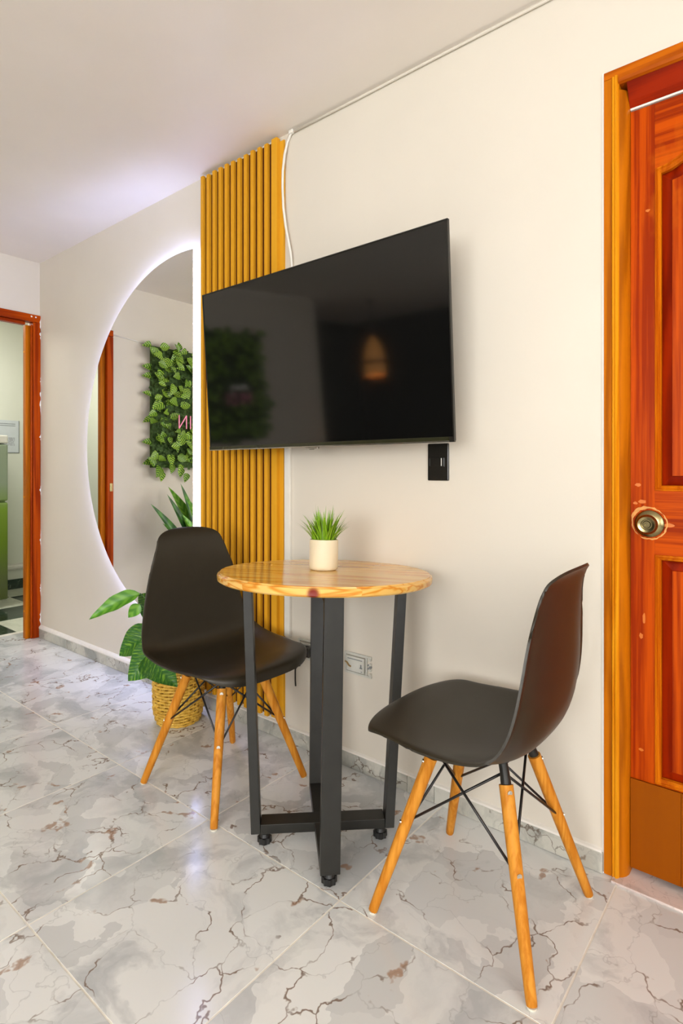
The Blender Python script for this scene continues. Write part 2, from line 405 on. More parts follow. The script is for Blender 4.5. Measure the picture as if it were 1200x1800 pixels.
tr = struct(MB().prism([(-5.42, .17), (-5.395, .17), (-5.385, .185), (-5.385, .20), (-5.395, .212), (-5.395, .222), (-5.42, .222)], 'Y', -1.2, 1.3).build('trim_1', M['whitepaint']))
th = struct(MB().box(-3.94, -3.906, -.45, .0, -.001, .003).build('trim_2', M['grout']))

fr = tag(empty('refrigerator', (-5.05, -.10, 0)), 'green refrigerator with painted-in grey reflections, seen through the left doorway', 'refrigerator')
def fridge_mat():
    t = NT('green_enamel_painted_reflections'); tc = t.n('ShaderNodeTexCoord'); nz = t.noise(tc.outputs['Object'], 4, 3)
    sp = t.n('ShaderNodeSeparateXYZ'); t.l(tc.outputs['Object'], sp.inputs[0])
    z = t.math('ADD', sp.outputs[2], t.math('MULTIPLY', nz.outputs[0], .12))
    c = t.ramp(z, [(.28, (.10, .13, .03)), (.55, (.14, .24, .004)), (.80, (.20, .34, .02)), (1.0, (.30, .37, .26))])  # reflections painted into the green: olive below, lime middle, greyish top
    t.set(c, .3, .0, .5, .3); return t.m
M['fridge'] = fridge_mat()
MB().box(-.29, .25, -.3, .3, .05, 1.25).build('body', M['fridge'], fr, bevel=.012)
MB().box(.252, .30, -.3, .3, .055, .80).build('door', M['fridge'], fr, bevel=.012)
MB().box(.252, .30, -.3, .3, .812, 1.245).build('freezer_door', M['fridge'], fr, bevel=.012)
MB().box(-.29, .30, -.3, .3, 1.252, 1.315).build('top_panel', M['white'], fr, bevel=.01)
MB().box(.302, .325, -.26, -.235, .50, .76).box(.302, .325, -.26, -.235, .85, 1.1).build('handle', M['silver'], fr, bevel=.005)
for x in (-.22, .22):
    for y in (-.24, .24): MB().lathe([(0, 0), (.02, 0), (.024, .01), (.024, .05), (0, .05)], (x, y, 0), 14).build('foot', M['rubber'], fr, smooth=30)

nt = tag(empty('wall_notice', (-5.419, .30, 1.34)), 'white printed notice on the kitchen wall above the refrigerator', 'notice')
MB().box(0, .004, -.25, .232, -.135, .145).build('board', M['notice'], nt)
MB().box(.0001, .0035, .2322, .238, -.141, .145).box(.0001, .0035, -.25, .238, -.141, -.1352).build('edge_strip', M['ink'], nt)
g = MB()
for z in (.112, .096): g.box(.0041, .0046, -.24, .205, z, z+.005)
g.box(.0041, .0046, -.22, .02, .005, .009)
g.build('printed_rule', M['ink'], nt)
g = MB(); random.seed(3)
for r in range(7):
    y = .045
    while y < .195:
        l = random.uniform(.012, .035); g.box(.0041, .0045, y, min(.2, y+l), -.075+r*.0105, -.075+r*.0105+.006); y += l+.006
g.build('small_print', M['inkl'], nt)
g = MB()
for z in (-.03, -.055): g.box(.0041, .0046, -.22, .0, z, z+.004)
g.build('printed_rule', M['inkl'], nt)

# doorway frame in the left wall (no door leaf)
df = struct(MB().box(-3.775, -3.712, -.045, -.0005, .0, 1.965).build('trim_3', M['jamb'], bevel=.003))
MB().box(-3.775, -3.738, -.080, -.046, .0, 1.945).build('door_stop', M['frame'], df, bevel=.003)
MB().box(-3.736, -3.718, -.056, -.046, .0, 1.95).build('bead', M['jamb'], df, bevel=.004)
MB().box(-3.775, -3.712, -.56, -.0, 1.966, 2.012).build('head', M['jambh'], df, bevel=.003)
MB().box(-3.775, -3.738, -.515, -.081, 1.946, 1.965).build('head_stop', M['jambh'], df, bevel=.002)
MB().box(-3.775, -3.712, -.56, -.515, .0, 1.965).build('far_jamb', M['jamb'], df, bevel=.003)
MB().box(-3.775, -3.738, -.514, -.48, .0, 1.945).build('far_stop', M['frame'], df, bevel=.003)
MB().box(-3.7119, -3.710, -.552, -.532, .90, .955).build('strike_plate', M['brass'], df)
for z in (.17, .88, 1.78): MB().lathe([(0, -.002), (.006, -.002), (.006, 0), (0, 0)], (-3.757, -.0802, z), 10, 'Y').build('screw_cap', M['bead'], df)
g = MB(); random.seed(11)
for z, hh in ((1.95, .05), (1.90, .04), (1.60, .03), (1.52, .02), (1.44, .05), (1.25, .02), (.92, .03), (.62, .05), (.30, .04), (.12, .05)):
    n = 9; pts = [(-3.7112, -.0004, z-hh), (-3.7112, -.0004, z+hh)]
    for k in range(n): t = 1-(k+.5)/n; pts.append((-3.7112, -.0006-random.uniform(.001, .010)*math.sin(PI*t), z-hh+2*hh*t))
    g.add(pts, [tuple(range(len(pts)))])
for y in (-.03, -.055):
    g.add([(-3.7112, y+.007*math.cos(a)*random.uniform(.6, 1), 1.997+.006*math.sin(a)*random.uniform(.6, 1)) for a in [2*PI*i/9 for i in range(9)]], [tuple(range(9))])
g.build('paint_smear', M['whitepaint'], df)

# ------------------------------------------------------------------ orange pine door in the front wall
d1 = struct(empty('door_1', (0, 0, 0)))
FI = -.350
# left jamb profile: outer flat, bead, cove, rebate   (x, y) cross-section
def jamb(name, sx, c):
    def X(x): return c+sx*x
    MB().prism([(X(.0005), .10), (X(.0005), -.006), (X(.019), -.006), (X(.020), .10)], 'Z', 0.002, 2.045).build(name, M['frame'], d1)
    MB().prism([(X(.020), .10), (X(.020), -.009), (X(.023), -.0125), (X(.026), -.010), (X(.0285), -.0135), (X(.032), -.0145), (X(.0355), -.010), (X(.037), -.006), (X(.037), .10)], 'Z', 0.002, 2.045).build('bead', M['bead'], d1)
    MB().prism([(X(.037), .10), (X(.037), -.005), (X(.043), .0), (X(.050), .010), (X(.054), .022), (X(.054), .10)], 'Z', 0.002, 2.01).build('rebate', M['frame'], d1, smooth=30)
jamb('jamb', 1, DX0); jamb('jamb', -1, DX1)
MB().prism([(.10, 2.0655), (-.006, 2.0655), (-.006, 2.046), (.10, 2.046)], 'X', DX0+.0005, DX1-.0005).build('head_trim', M['frameh'], d1)
MB().prism([(.10, 2.0455), (-.012, 2.0455), (-.014, 2.034), (-.012, 2.026), (-.006, 2.022), (.10, 2.022)], 'X', DX0+.036, DX1-.036).build('head_bead', M['frameh'], d1)
MB().prism([(.10, 2.0215), (-.006, 2.0215), (.0, 2.012), (.018, 1.985), (.030, 1.972), (.10, 1.972)], 'X', DX0+.0545, DX1-.0545).build('head_rebate', M['redwoodh'], d1)
DL0, DL1 = FI+.001, DX1-.055
lf = empty('door_leaf', (0, 0, 0), 0, d1)
FY = .034      # face of stiles and rails
MB().box(DL0, DL0+.105-.05, FY, FY+.035, .022, 1.964).build('stile', M['door'], lf)
MB().box(DL1-.055, DL1, FY, FY+.035, .022, 1.964).build('stile', M['door'], lf)
PX = [(DL0+.055, .035), (.075, DL1-.055)]
MB().box(.0352, .0748, FY, FY+.035, .2405, 1.964).build('muntin', M['door'], lf)
ARCH = .06
def rail(z0, z1, m):
    for a, b in PX: MB().box(a+.0002, b-.0002, FY, FY+.035, z0, z1).build('rail', m, lf)
rail(.83, .99, M['doorh'])
for a, b in PX:      # arched top rail
    n = 14; pr = [(a+.0002, 1.964), (b-.0002, 1.964)]
    for k in range(n+1):
        t = 1-k/n; x = a+.0002+(b-a-.0004)*t; pr.append((x, 1.80+ARCH*math.sin(PI*min(1, max(0, (t-.02)/.96)))**1.6))
    MB().add([(x, FY, z) for x, z in pr]+[(x, FY+.035, z) for x, z in pr],
             [tuple(range(len(pr))), tuple(range(len(pr), 2*len(pr)))[::-1]]+[(i, (i+1) % len(pr), len(pr)+(i+1) % len(pr), len(pr)+i) for i in range(len(pr))]).build('rail', M['doorh'], lf)
rail(.2405, .255, M['doorh'])
def panel(a, b, z0, z1, arch):
    """moulding ring + bevelled raised panel"""
    n = 14
    def ring(ins):
        pts = [(a+ins, z0+ins), (b-ins, z0+ins)]
        for k in range(n+1):
            t = 1-k/n; x = a+ins+(b-a-2*ins)*t
            pts.append((x, z1-ins+(arch*math.sin(PI*min(1, max(0, (t-.02)/.96)))**1.6 if arch else 0)))
        return pts
    def loft(rings, name, mat, sm=False):
        m = MB(); N = n+3; vs = [(x, y, z) for ins, y in rings for x, z in ring(ins)]; fs = []
        for r in range(len(rings)-1):
            for i in range(N): fs.append((r*N+i, r*N+(i+1) % N, (r+1)*N+(i+1) % N, (r+1)*N+i))
        m.add(vs, fs)
        return m, N
    m, N = loft([(.0, FY), (.001, FY-.003), (.004, FY-.004), (.0055, FY-.001), (.007, FY-.002), (.0095, FY+.001), (.011, FY+.0005), (.0135, FY+.004), (.014, FY+.014)], 'x', None)
    m.build('panel_moulding', M['moulding'], lf)
    m, N = loft([(.0142, FY+.017), (.037, FY+.008), (.038, FY+.005)], 'x', None)
    m.build('panel_bevel', M['redwood'], lf)
    m = MB(); pts = ring(.038); m.add([(x, FY+.005, z) for x, z in pts], [tuple(range(len(pts)))]); m.build('panel_field', M['door'], lf)
    m = MB().box(a, b, FY+.018, FY+.030, z0, z1+arch); m.build('panel_core', M['redwood'], lf)
for a, b in PX:
    panel(a, b, .99, 1.80, ARCH); panel(a, b, .255, .83, 0)
kp = MB()
nb = 7; bw = (DL1-DL0)/nb
for i in range(nb): kp.box(DL0+i*bw+.0006, DL0+(i+1)*bw-.0006, FY-.006, FY-.001, .024, .252)
kp.box(DL0, DL1, FY-.003, FY-.0005, .024, .252)
kp.build('kick_plate', M['kick'], lf)
MB().box(DL0, DL1, .0305, .07, 1.9665, 1.9715).build('weather_strip', M['white'], lf)
# knob: axis points out of the door (-y)
kx, kz = -.306, .907
kn = empty('knob', (kx, FY, kz), 0, lf)
prof = [(0, -.030), (.0045, -.030), (.005, -.034), (.008, -.034), (.0095, -.031), (.012, -.031), (.013, -.0395), (.019, -.0405), (.0235, -.036), (.025, -.030), (.0235, -.022), (.018, -.015), (.018, -.010), (.030, -.008), (.0335, -.005), (.0345, 0), (0, 0)]
MB().lathe(prof, (0, 0, 0), 48, 'Y').build('knob_body', M['brass'], kn, smooth=35)
random.seed(5); n = 44; ri, ro = [], []
for k in range(n):
    a = 2*PI*k/n; e = .0380+random.uniform(-.0012, .0012); q = .0400+random.uniform(-.0012, .0018)+.006*max(0, math.cos(a-2.2))**3
    ri.append((kx+e*math.cos(a), FY-.0006, kz+e*math.sin(a))); ro.append((kx+q*math.cos(a), FY-.0004, kz+q*math.sin(a)))
MB().add(ri+ro, [(i, (i+1) % n, n+(i+1) % n, n+i) for i in range(n)]).build('scraped_ring', M['rawwood'], lf)
random.seed(9)
g = MB()
for (x, z, sx, sz) in ((-.332, 1.005, .008, .005), (-.322, .962, .010, .006), (-.338, .958, .006, .004), (-.262, .905, .013, .006), (-.318, .665, .004, .016), (-.325, .62, .005, .008), (-.31, 1.7, .006, .004), (-.325, .33, .006, .004)):
    pts = [(x+sx*math.cos(a)*random.uniform(.7, 1.1), FY-.0003, z+sz*math.sin(a)*random.uniform(.7, 1.1)) for a in [2*PI*i/12 for i in range(12)]]
    g.add(pts, [tuple(range(12))])
g.build('worn_spots', speck('worn_varnish', (.60, .15, .006), .4), lf)
sill = struct(MB().box(DX0+.022, DX1-.022, -.030, .14, -.0005, .006).build('trim_4', M['sill'], bevel=.002))

# ------------------------------------------------------------------ slatted wall panel
sp = tag(empty('slat_panel', (-1.83, 0, 0)), 'tall golden wood slatted wall panel between the mirror and the television', 'wall panel')
PZ0, PZ1 = .082, 2.333
MB().box(-2.058+1.83, -1.6125+1.83, -.0132, -.0006, PZ0, PZ1-.006).build('backing_board', M['slatdark'], sp)
MB().box(-1.6123+1.83, -1.563+1.83, -.0060, -.0006, PZ0, PZ1-.01).build('backing_board', M['slat'], sp)
pitch = .0405; sw = .0188
sl_me = MB().prism([(0, -.0134), (0, -.0252), (.001, -.0262), (sw-.001, -.0262), (sw, -.0252), (sw, -.0134)], 'Z', PZ0, PZ1).mesh('slat', M['slat'])
for i in range(11):
    o = bpy.data.objects.new('slat', sl_me); COL.objects.link(o); o.parent = sp; o.location = (-2.060+i*pitch+1.83, 0, random.uniform(-.006, 0))
MB().box(-1.6145+1.83, -1.5850+1.83, -.0262, -.0062, PZ0, PZ1).build('end_rib', M['slat'], sp, bevel=.001)
MB().box(-1.5848+1.83, -1.563+1.83, -.010, -.0062, PZ0, PZ1-.012).build('edge_strip', M['slat'], sp)

# ------------------------------------------------------------------ half-moon mirror with LED back light
MX, MZ, MR, ME = -2.190, 1.170, .858, -2.100     # centre, radius, straight edge
mi = tag(empty('mirror', (MX, -.02, MZ)), 'large half-moon wall mirror with a glowing cool white light behind its edge', 'mirror')
def dshape(ins, n=96):
    r = MR-ins; e = ME-MX-ins; a0 = math.acos(e/r)
    return [(r*math.cos(a0+(2*PI-2*a0)*k/n), r*math.sin(a0+(2*PI-2*a0)*k/n)) for k in range(n+1)]
def dplate(ins, y0, y1):
    p = dshape(ins); N = len(p); m = MB()
    m.add([(x, y0, z) for x, z in p]+[(x, y1, z) for x, z in p], [tuple(range(N)), tuple(range(N, 2*N))[::-1]]+[(i, (i+1) % N, N+(i+1) % N, N+i) for i in range(N)])
    return m
dplate(.0, -.0178, -.014).build('rim', M['white'], mi)
dplate(.0006, -.0184, -.0179).build('glass', M['mirror'], mi)
dplate(.028, -.0138, .0195).build('backing_box', M['white'], mi)
led = []
p = dshape(.020, 90)
pts = [(x, .004, z) for x, z in p]
m = MB().tube(pts+[pts[0]], .0045, 6); m.build('led_strip', M['led'], mi)

# ------------------------------------------------------------------ television
TVX0, TVX1, TZ0, TZ1 = -1.831, -.755, 1.126, 1.730
tv = tag(empty('television', ((TVX0+TVX1)/2, -.128, TZ0)), 'large black flat television tilted down on the wall above the round table', 'television')
tv.rotation_euler = (math.atan(.04/.604), 0, 0)
W2 = (TVX1-TVX0)/2; HH = math.hypot(TZ1-TZ0, .04)
MB().box(-W2+.004, W2-.004, -.0220, -.0185, .012, HH-.004).build('screen', M['screen'], tv)
b = MB().box(-W2, W2, -.0185, -.013, .0, HH)
b.box(-W2, -W2+.004, -.0235, -.0185, 0, HH).box(W2-.004, W2, -.0235, -.0185, 0, HH).box(-W2, W2, -.0235, -.0185, HH-.004, HH)
b.build('bezel', M['black'], tv)
MB().box(-W2-.001, W2+.001, -.0255, -.019, 0, .0115).build('lower_trim', speck('tv_trim_gloss', (.025, .025, .012), .2), tv, bevel=.001)
MB().box(-W2-.001, W2+.001, -.0262, -.0235, -.0035, -.0003).build('lower_lip', M['silver'], tv)
MB().box(-.03, .03, -.024, -.012, -.010, -.0037).box(-.008, .008, -.0245, -.012, -.013, -.0101).build('sensor_tab', M['silver'], tv, bevel=.002)
MB().box(W2-.014, W2+.0012, -.0266, -.018, -.0036, .0115).build('corner_cap', M['black'], tv)
MB().box(-W2+.03, W2-.03, -.0128, .0, .02, HH-.03).box(-W2+.12, W2-.12, 0.0003, .030, .05, HH-.12).build('rear_housing', M['black'], tv, bevel=.01)
br = MB().box(-.22, .22, .095, .123, .16, .20).box(-.22, .22, .095, .117, .38, .42)
br.box(-.16, -.13, .031, .094, .10, .46).box(.13, .16, .031, .094, .10, .46)
br.build('wall_bracket', M['steel'], tv)

# ------------------------------------------------------------------ cables on the wall
g = MB().tube([(-1.530, -.006, 2.333), (-1.2, -.007, 2.332), (-.9, -.0075, 2.3325), (-.5, -.0065, 2.331), (-.1, -.007, 2.332), (.6, -.007, 2.332), (1.6, -.007, 2.332)], .0042, 8)
tag(g.build('ceiling_cable', M['wall'], smooth=True), 'thin white cable running along the joint of wall and ceiling', 'cable')
def wp(px, py):        # wall point for a cable laid on the wall face
    th = .8867; fx, fy = -math.cos(th), math.sin(th); rx, ry = math.sin(th), math.cos(th)
    dx = fx+rx*(px-600)/1000; dy = fy+ry*(px-600)/1000; t = (1.5545 if 255 < py < 470 else 1.5645)/dy
    return (dx*t, -.018 if 255 < py < 470 else -.008, 1.04-(py-828)/1000*t)
cp = [wp(*p) for p in ((512, 233), (505, 250), (500, 272), (497, 300), (496.5, 330), (498, 365), (502, 398), (507, 425), (511, 446), (513, 470), (515, 500))]
cb = tag(empty('hanging_cable', cp[0]), 'loose white cable hanging beside the slats down to the television top', 'cable')
MB().tube([tuple(Vector(p)-Vector(cp[0])) for p in cp], .0048, 8).build('cord', M['white'], cb, smooth=True)
q = Vector(cp[0])-Vector(cp[0])
MB().box(-.008, .012, -.008, .005, -.006, .008).build('clip', M['white'], cb, bevel=.002)
tag(MB().box(-1.556, -1.528, -.014, -.0006, .405, 1.30).build('cable_channel', M['white'], bevel=.002), 'straight white plastic cable channel on the wall right of the slats', 'cable channel')
# strip plug trunking end above the television
tag(MB().box(-1.535, -1.517, -.013, -.0006, 1.65, 1.80).build('cable_channel', M['white'], bevel=.002), 'short white cable channel disappearing behind the television top', 'cable channel')

# ------------------------------------------------------------------ switch and sockets
sw_ = tag(empty('light_switch', (-.889, 0, 1.068)), 'black double light switch plate under the television corner', 'light switch')
MB().box(-.037, .037, -.007, -.0006, -.058, .058).build('plate', M['black'], sw_, bevel=.003)
MB().box(-.027, .022, -.010, -.0072, -.013, .013).build('rocker', M['black'], sw_, bevel=.001)
MB().box(.013, .0155, -.0108, -.0102, -.012, .012).build('indicator_line', M['white'], sw_)
MB().box(-.0285, -.0278, -.0078, -.0071, -.012, .012).box(.0228, .0235, -.0078, -.0071, -.015, .013).build('rocker_gap', M['ink'], sw_)['kind'] = 'stuff'

def socket(loc, label, plug):
    r = tag(empty('wall_socket', loc), label, 'socket')
    t = .0065; f = MB()
    f.box(-.058, .058, -.007, -.0006, .030, .037).box(-.058, .058, -.007, -.0006, -.037, -.030).box(-.058, -.050, -.007, -.0006, -.030, .030).box(.034, .040, -.007, -.0006, -.030, .030)
    f.box(.050, .058, -.009, -.0006, -.030, -.020).box(.050, .058, -.009, -.0006, -.012, -.004).box(.050, .058, -.009, -.0006, .006, .014).box(.050, .058, -.009, -.0006, .022, .030)
    f.build('mounting_frame', M['socket'], r, bevel=.001)
    MB().box(-.046, .030, -.012, -.0006, -.026, .026).build('socket_block', M['socket'], r, bevel=.0015)
    MB().box(-.040, .024, -.0126, -.0121, .016, .019).box(.018, .024, -.0128, -.0121, -.022, -.019).box(.016, .021, -.0128, -.0121, -.008, .004).box(.013, .024, -.0128, -.0121, -.010, -.006).build('contact_slot', M['ink'], r)
    MB().tube([(-.05, -.012, .004), (-.040, -.016, .003), (-.032, -.016, -.006), (-.024, -.0135, -.010)], .003, 6).build('terminal', M['copper'], r)
    MB().lathe([(0, -.0105), (.004, -.0105), (.0045, -.009), (.0045, -.0006)], (.054, 0, .001), 12, 'Y').lathe([(0, -.004), (.003, -.004), (.003, -.0006)], (.044, 0, .006), 10, 'Y').lathe([(0, -.004), (.003, -.004), (.003, -.0006)], (.044, 0, -.006), 10, 'Y').build('screw', M['ink'], r)
    return r
socket((-1.205, 0, .368), 'open uncovered white wall socket between the table leg and right chair', 0)
socket((-1.43, 0, .372), 'wall socket with black plug half hidden behind the table post', 1)
pg = tag(empty('power_plug', (-1.418, -.013, .372)), 'black power plug and cord pushed into the hidden wall socket', 'plug')
MB().box(-.020, .018, -.032, 0, -.014, .020).build('plug_body', M['black'], pg, bevel=.004)
MB().tube([(-.012, -.028, -.012), (-.020, -.034, -.03), (-.028, -.03, -.05), (-.045, -.022, -.055), (-.066, -.014, -.075), (-.07, -.010, -.12), (-.066, -.012, -.14)], .0032, 7).build('cord', M['black'], pg, smooth=True)
MB().tube([(.0, -.03, .018), (-.01, -.036, .030), (-.024, -.03, .034), (-.03, -.02, .020)], .003, 6).build('cord', M['black'], pg, smooth=True)

# ------------------------------------------------------------------ round bistro table
TC = (-1.055, -.362)
tb = tag(empty('bistro_table', (TC[0], TC[1], 0)), 'round varnished pine table on a crossed black steel frame', 'table')
RT = .3135; ZT = .745
TH = .0255; TDX, TDY, SX_, SY_ = -.045, .063, .015, -.049       # the top sits off centre and dips towards the wall
prof = [(0, -TH), (RT-.006, -TH), (RT-.001, -TH+.004), (RT, -TH+.010), (RT, -.008), (RT-.0022, -.0045), (RT-.0065, -.0035), (RT-.0072, -.0008), (RT-.0085, 0), (0, 0)]
top = MB().lathe(prof, (0, 0, 0), 128).build('tabletop', M['top'], tb, (TDX, TDY, ZT), smooth=30)
top.rotation_euler = (math.atan(SY_), -math.atan(SX_), 0)
TH += .0006
def lean(o, ang):
    """move the upper ends of the frame under the leaning top"""
    c, s_ = math.cos(-ang), math.sin(-ang)
    dx, dy = TDX*c-TDY*s_, TDX*s_+TDY*c; gx, gy = SX_*c-SY_*s_, SX_*s_+SY_*c
    for v in o.data.vertices:
        f = max(0, (v.co.z-.039)/(ZT-.039)); x, y = v.co.x+dx*f, v.co.y+dy*f
        v.co.z += f*(gx*(x-dx)+gy*(y-dy)); v.co.x = x; v.co.y = y
PB = []
def uframe(ang, fo=.036):
    g = empty('leg_frame', (0, 0, 0), ang, tb)
    hw, hb = .240, .199   # half width at top / bottom (outer)
    tk, dp = .026, .025   # tube thickness in plane, half depth across
    zb, zt = .039, ZT-TH
    for s in (-1, 1):
        PB.append(MB().add([(s*hb, -dp, zb), (s*hb, dp, zb), (s*(hb-tk), dp, zb), (s*(hb-tk), -dp, zb), (s*hw, -dp, zt), (s*hw, dp, zt), (s*(hw-tk), dp, zt), (s*(hw-tk), -dp, zt)],
                 [(0, 1, 2, 3), (4, 5, 6, 7), (0, 1, 5, 4), (1, 2, 6, 5), (2, 3, 7, 6), (3, 0, 4, 7)]).build('post', M['steel'], g, bevel=.0012))
        lean(PB[-1], ang)
        # levelling foot
        f = empty('levelling_foot', (s*(hb-fo), 0, 0), 0, g)
        star = []
        for k in range(48):
            a = 2*PI*k/48; rr = .0180+.0020*math.cos(8*a); star.append((rr*math.cos(a), rr*math.sin(a)))
        MB().prism(star, 'Z', .004, .020).lathe([(0, .0), (.013, .0), (.016, .005)], (0, 0, 0), 16).lathe([(.014, .020), (.010, .028), (0, .028)], (0, 0, 0), 16).build('levelling_foot_knob', M['rubber'], f)
        MB().tube([(0, 0, .027), (0, 0, zb)], .004, 8).build('bolt', M['chrome'], f)
    return g, hb, tk, dp, zb, zt
ga, hb, tk, dp, zb, zt = uframe(R(43.6)); gb = uframe(R(-43.6), .028)[0]
MB().box(-hb+tk+.0002, hb-tk-.0002, -dp, dp, zb, zb+tk).build('floor_bar', M['steel'], ga, bevel=.0012)
for s in (-1, 1):
    MB().box(s*(dp+.0003), s*(hb-tk-.0002), -dp, dp, zb, zb+tk).build('floor_bar', M['steel'], gb, bevel=.0012)
lean(MB().box(-.213, .213, -dp, dp, zt-tk, zt).build('top_bar', M['steel'], ga, bevel=.0012), R(43.6))
for s in (-1, 1): lean(MB().box(s*(dp+.0003), s*.213, -dp, dp, zt-tk, zt).build('top_bar', M['steel'], gb, bevel=.0012), R(-43.6))

# potted grass
pt = tag(empty('potted_grass', (-1.122, -.283, ZT-.0004)), 'small cream cylindrical pot with bright green artificial grass on the table', 'plant')
pt.rotation_euler = (math.atan(SY_), -math.atan(SX_), 0)
pr = .0435; ph = .090
MB().lathe([(0, .001), (pr-.006, .0), (pr-.002, .003), (pr, .010), (pr, ph-.002), (pr-.0015, ph), (pr-.004, ph), (pr-.005, ph-.003), (pr-.005, ph-.014), (0, ph-.014)], (0, 0, 0), 48).build('pot', M['pot'], pt, smooth=40)
MB().lathe([(pr-.0055, ph-.012), (pr*.5, ph-.008), (0, ph-.007)], (0, 0, 0), 24).build('soil', M['soil'], pt)
random.seed(21)
def blade_me(L, lean, wd):
    m = MB(); rows = []
    n = 6
    for i in range(n+1):
        t = i/n; x = lean*t**1.7; z = L*(t-.10*t*t*abs(lean)/.05); w_ = wd*(1-.15*t)*(1-t**2.6)+.0002
        rows.append([(x-.0012*(1-t), -w_, z), (x+.0010*(1-t), 0, z), (x-.0012*(1-t), w_, z)])
    m.grid(rows); return m.mesh('blade', M['grass'], True)
bl = [blade_me(.097, .024, .0028), blade_me(.108, .012, .0030), blade_me(.088, .052, .0026), blade_me(.104, .038, .0027), blade_me(.082, .062, .0024), blade_me(.112, .004, .0026)]
for i in range(150):
    a = random.uniform(0, 2*PI); rr = (pr-.009)*math.sqrt(random.random())
    edge = rr/(pr-.009)
    me = random.choice([bl[2], bl[3], bl[4]] if edge > .8 else [bl[0], bl[1], bl[3], bl[5]])
    o = bpy.data.objects.new('blade', me); COL.objects.link(o); o.parent = pt
    o.location = (rr*math.cos(a), rr*math.sin(a), ph-.011); s = random.uniform(.72, 1.05)
    o.scale = (s, 1, s*random.uniform(.85, 1.02)); o.rotation_euler = (random.uniform(-.12, .12), random.uniform(-.05, .15), a+random.uniform(-.5, .5))

# ------------------------------------------------------------------ shell chairs
SEC = [(-.2455, .405, .214, 0), (-.2460, .415, .214, 0), (-.2430, .425, .214, .000), (-.2340, .433, .215, .001), (-.210, .438, .216, .002), (-.165, .4375, .219, .004), (-.11, .431, .224, .010), (-.04, .425, .230, .018),
       (.03, .419, .233, .029), (.09, .420, .234, .039), (.132, .431, .233, .044), (.160, .458, .227, .041), (.177, .505, .217, .033), (.184, .56, .205, .026), (.187, .62, .192, .021),
       (.189, .68, .177, .017), (.192, .735, .161, .013), (.197, .778, .149, .010), (.204, .806, .141, .006), (.213, .822, .136, .003), (.222, .831, .134, .001), (.229, .835, .133, 0)]
def interp(t):
    n = len(SEC)-1; u = t*n; i = min(int(u), n-1); f = u-i
    P = [SEC[max(0, i-1)], SEC[i], SEC[i+1], SEC[min(n, i+2)]]
    return [.5*((2*P[1][k])+(-P[0][k]+P[2][k])*f+(2*P[0][k]-5*P[1][k]+4*P[2][k]-P[3][k])*f*f+(-P[0][k]+3*P[1][k]-3*P[2][k]+P[3][k])*f**3) for k in range(4)]
def by_key(k, val, lo, hi):
    """section where coordinate k of the profile reaches val, between section numbers lo and hi"""
    n = len(SEC)-1; a, b = lo/n, hi/n
    for _ in range(24):
        m = (a+b)/2
        if interp(m)[k] < val: a = m
        else: b = m
    return (a+b)/2
def make_shell(parent):
    rows = []; NU, NV = 66, 36; NS = len(SEC)-1
    for i in range(NU+1):
        t = i/NU; b0, z0, w_, _ = interp(t); idx = t*NS
        row = []
        for j in range(NV+1):
            s = math.sin(PI/2*(-1+2*j/NV)); a = abs(s)
            se = 1-max(0, 1-a**2.6)**(1/2.6); drop = 0; t2 = t
            if b0 < -.055 and idx < 9:                                # rounded front corners, turned-down lip
                be = b0+.125*max(0, 1-(b0+.2455)/.19)*se; drop = max(0, .438-z0) if b0 < -.21 else 0
                t2 = by_key(0, max(be, -.210), 4, 11); lift = interp(t2)[3]
                b, z = be, (interp(t2)[1] if be > -.21 else .438)-drop*(1-a**5)
            elif z0 > .70 and idx > 12:                               # rounded top corners
                t2 = by_key(1, z0-.052*(z0-.70)/.1345*se, 12, NS); b, z, _, lift = interp(t2)
            else: b, z, _, lift = interp(t2)
            b2, z2, _, _ = interp(min(1, t2+.004)); b1, z1, _, _ = interp(max(0, t2-.004))
            d = Vector((b2-b1, z2-z1)).normalized(); nb, nz = -d.y, d.x          # inner normal (up on the seat, forward on the back)
            off = lift*a**2.6; fl_ = max(0, (a-.92)/.08)
            off -= .005*fl_**2*min(1, lift/.02)                       # outward roll of the rim
            row.append((-(b+nb*off), s*w_, z+nz*off))
        rows.append(row)
    o = MB().grid(rows).build('seat_shell', M['shell'], parent, smooth=True)
    so = o.modifiers.new('thick', 'SOLIDIFY'); so.thickness = .0055; so.offset = 0
    bv = o.modifiers.new('edge', 'BEVEL'); bv.width = .0022; bv.segments = 3; bv.angle_limit = R(50)
    return o
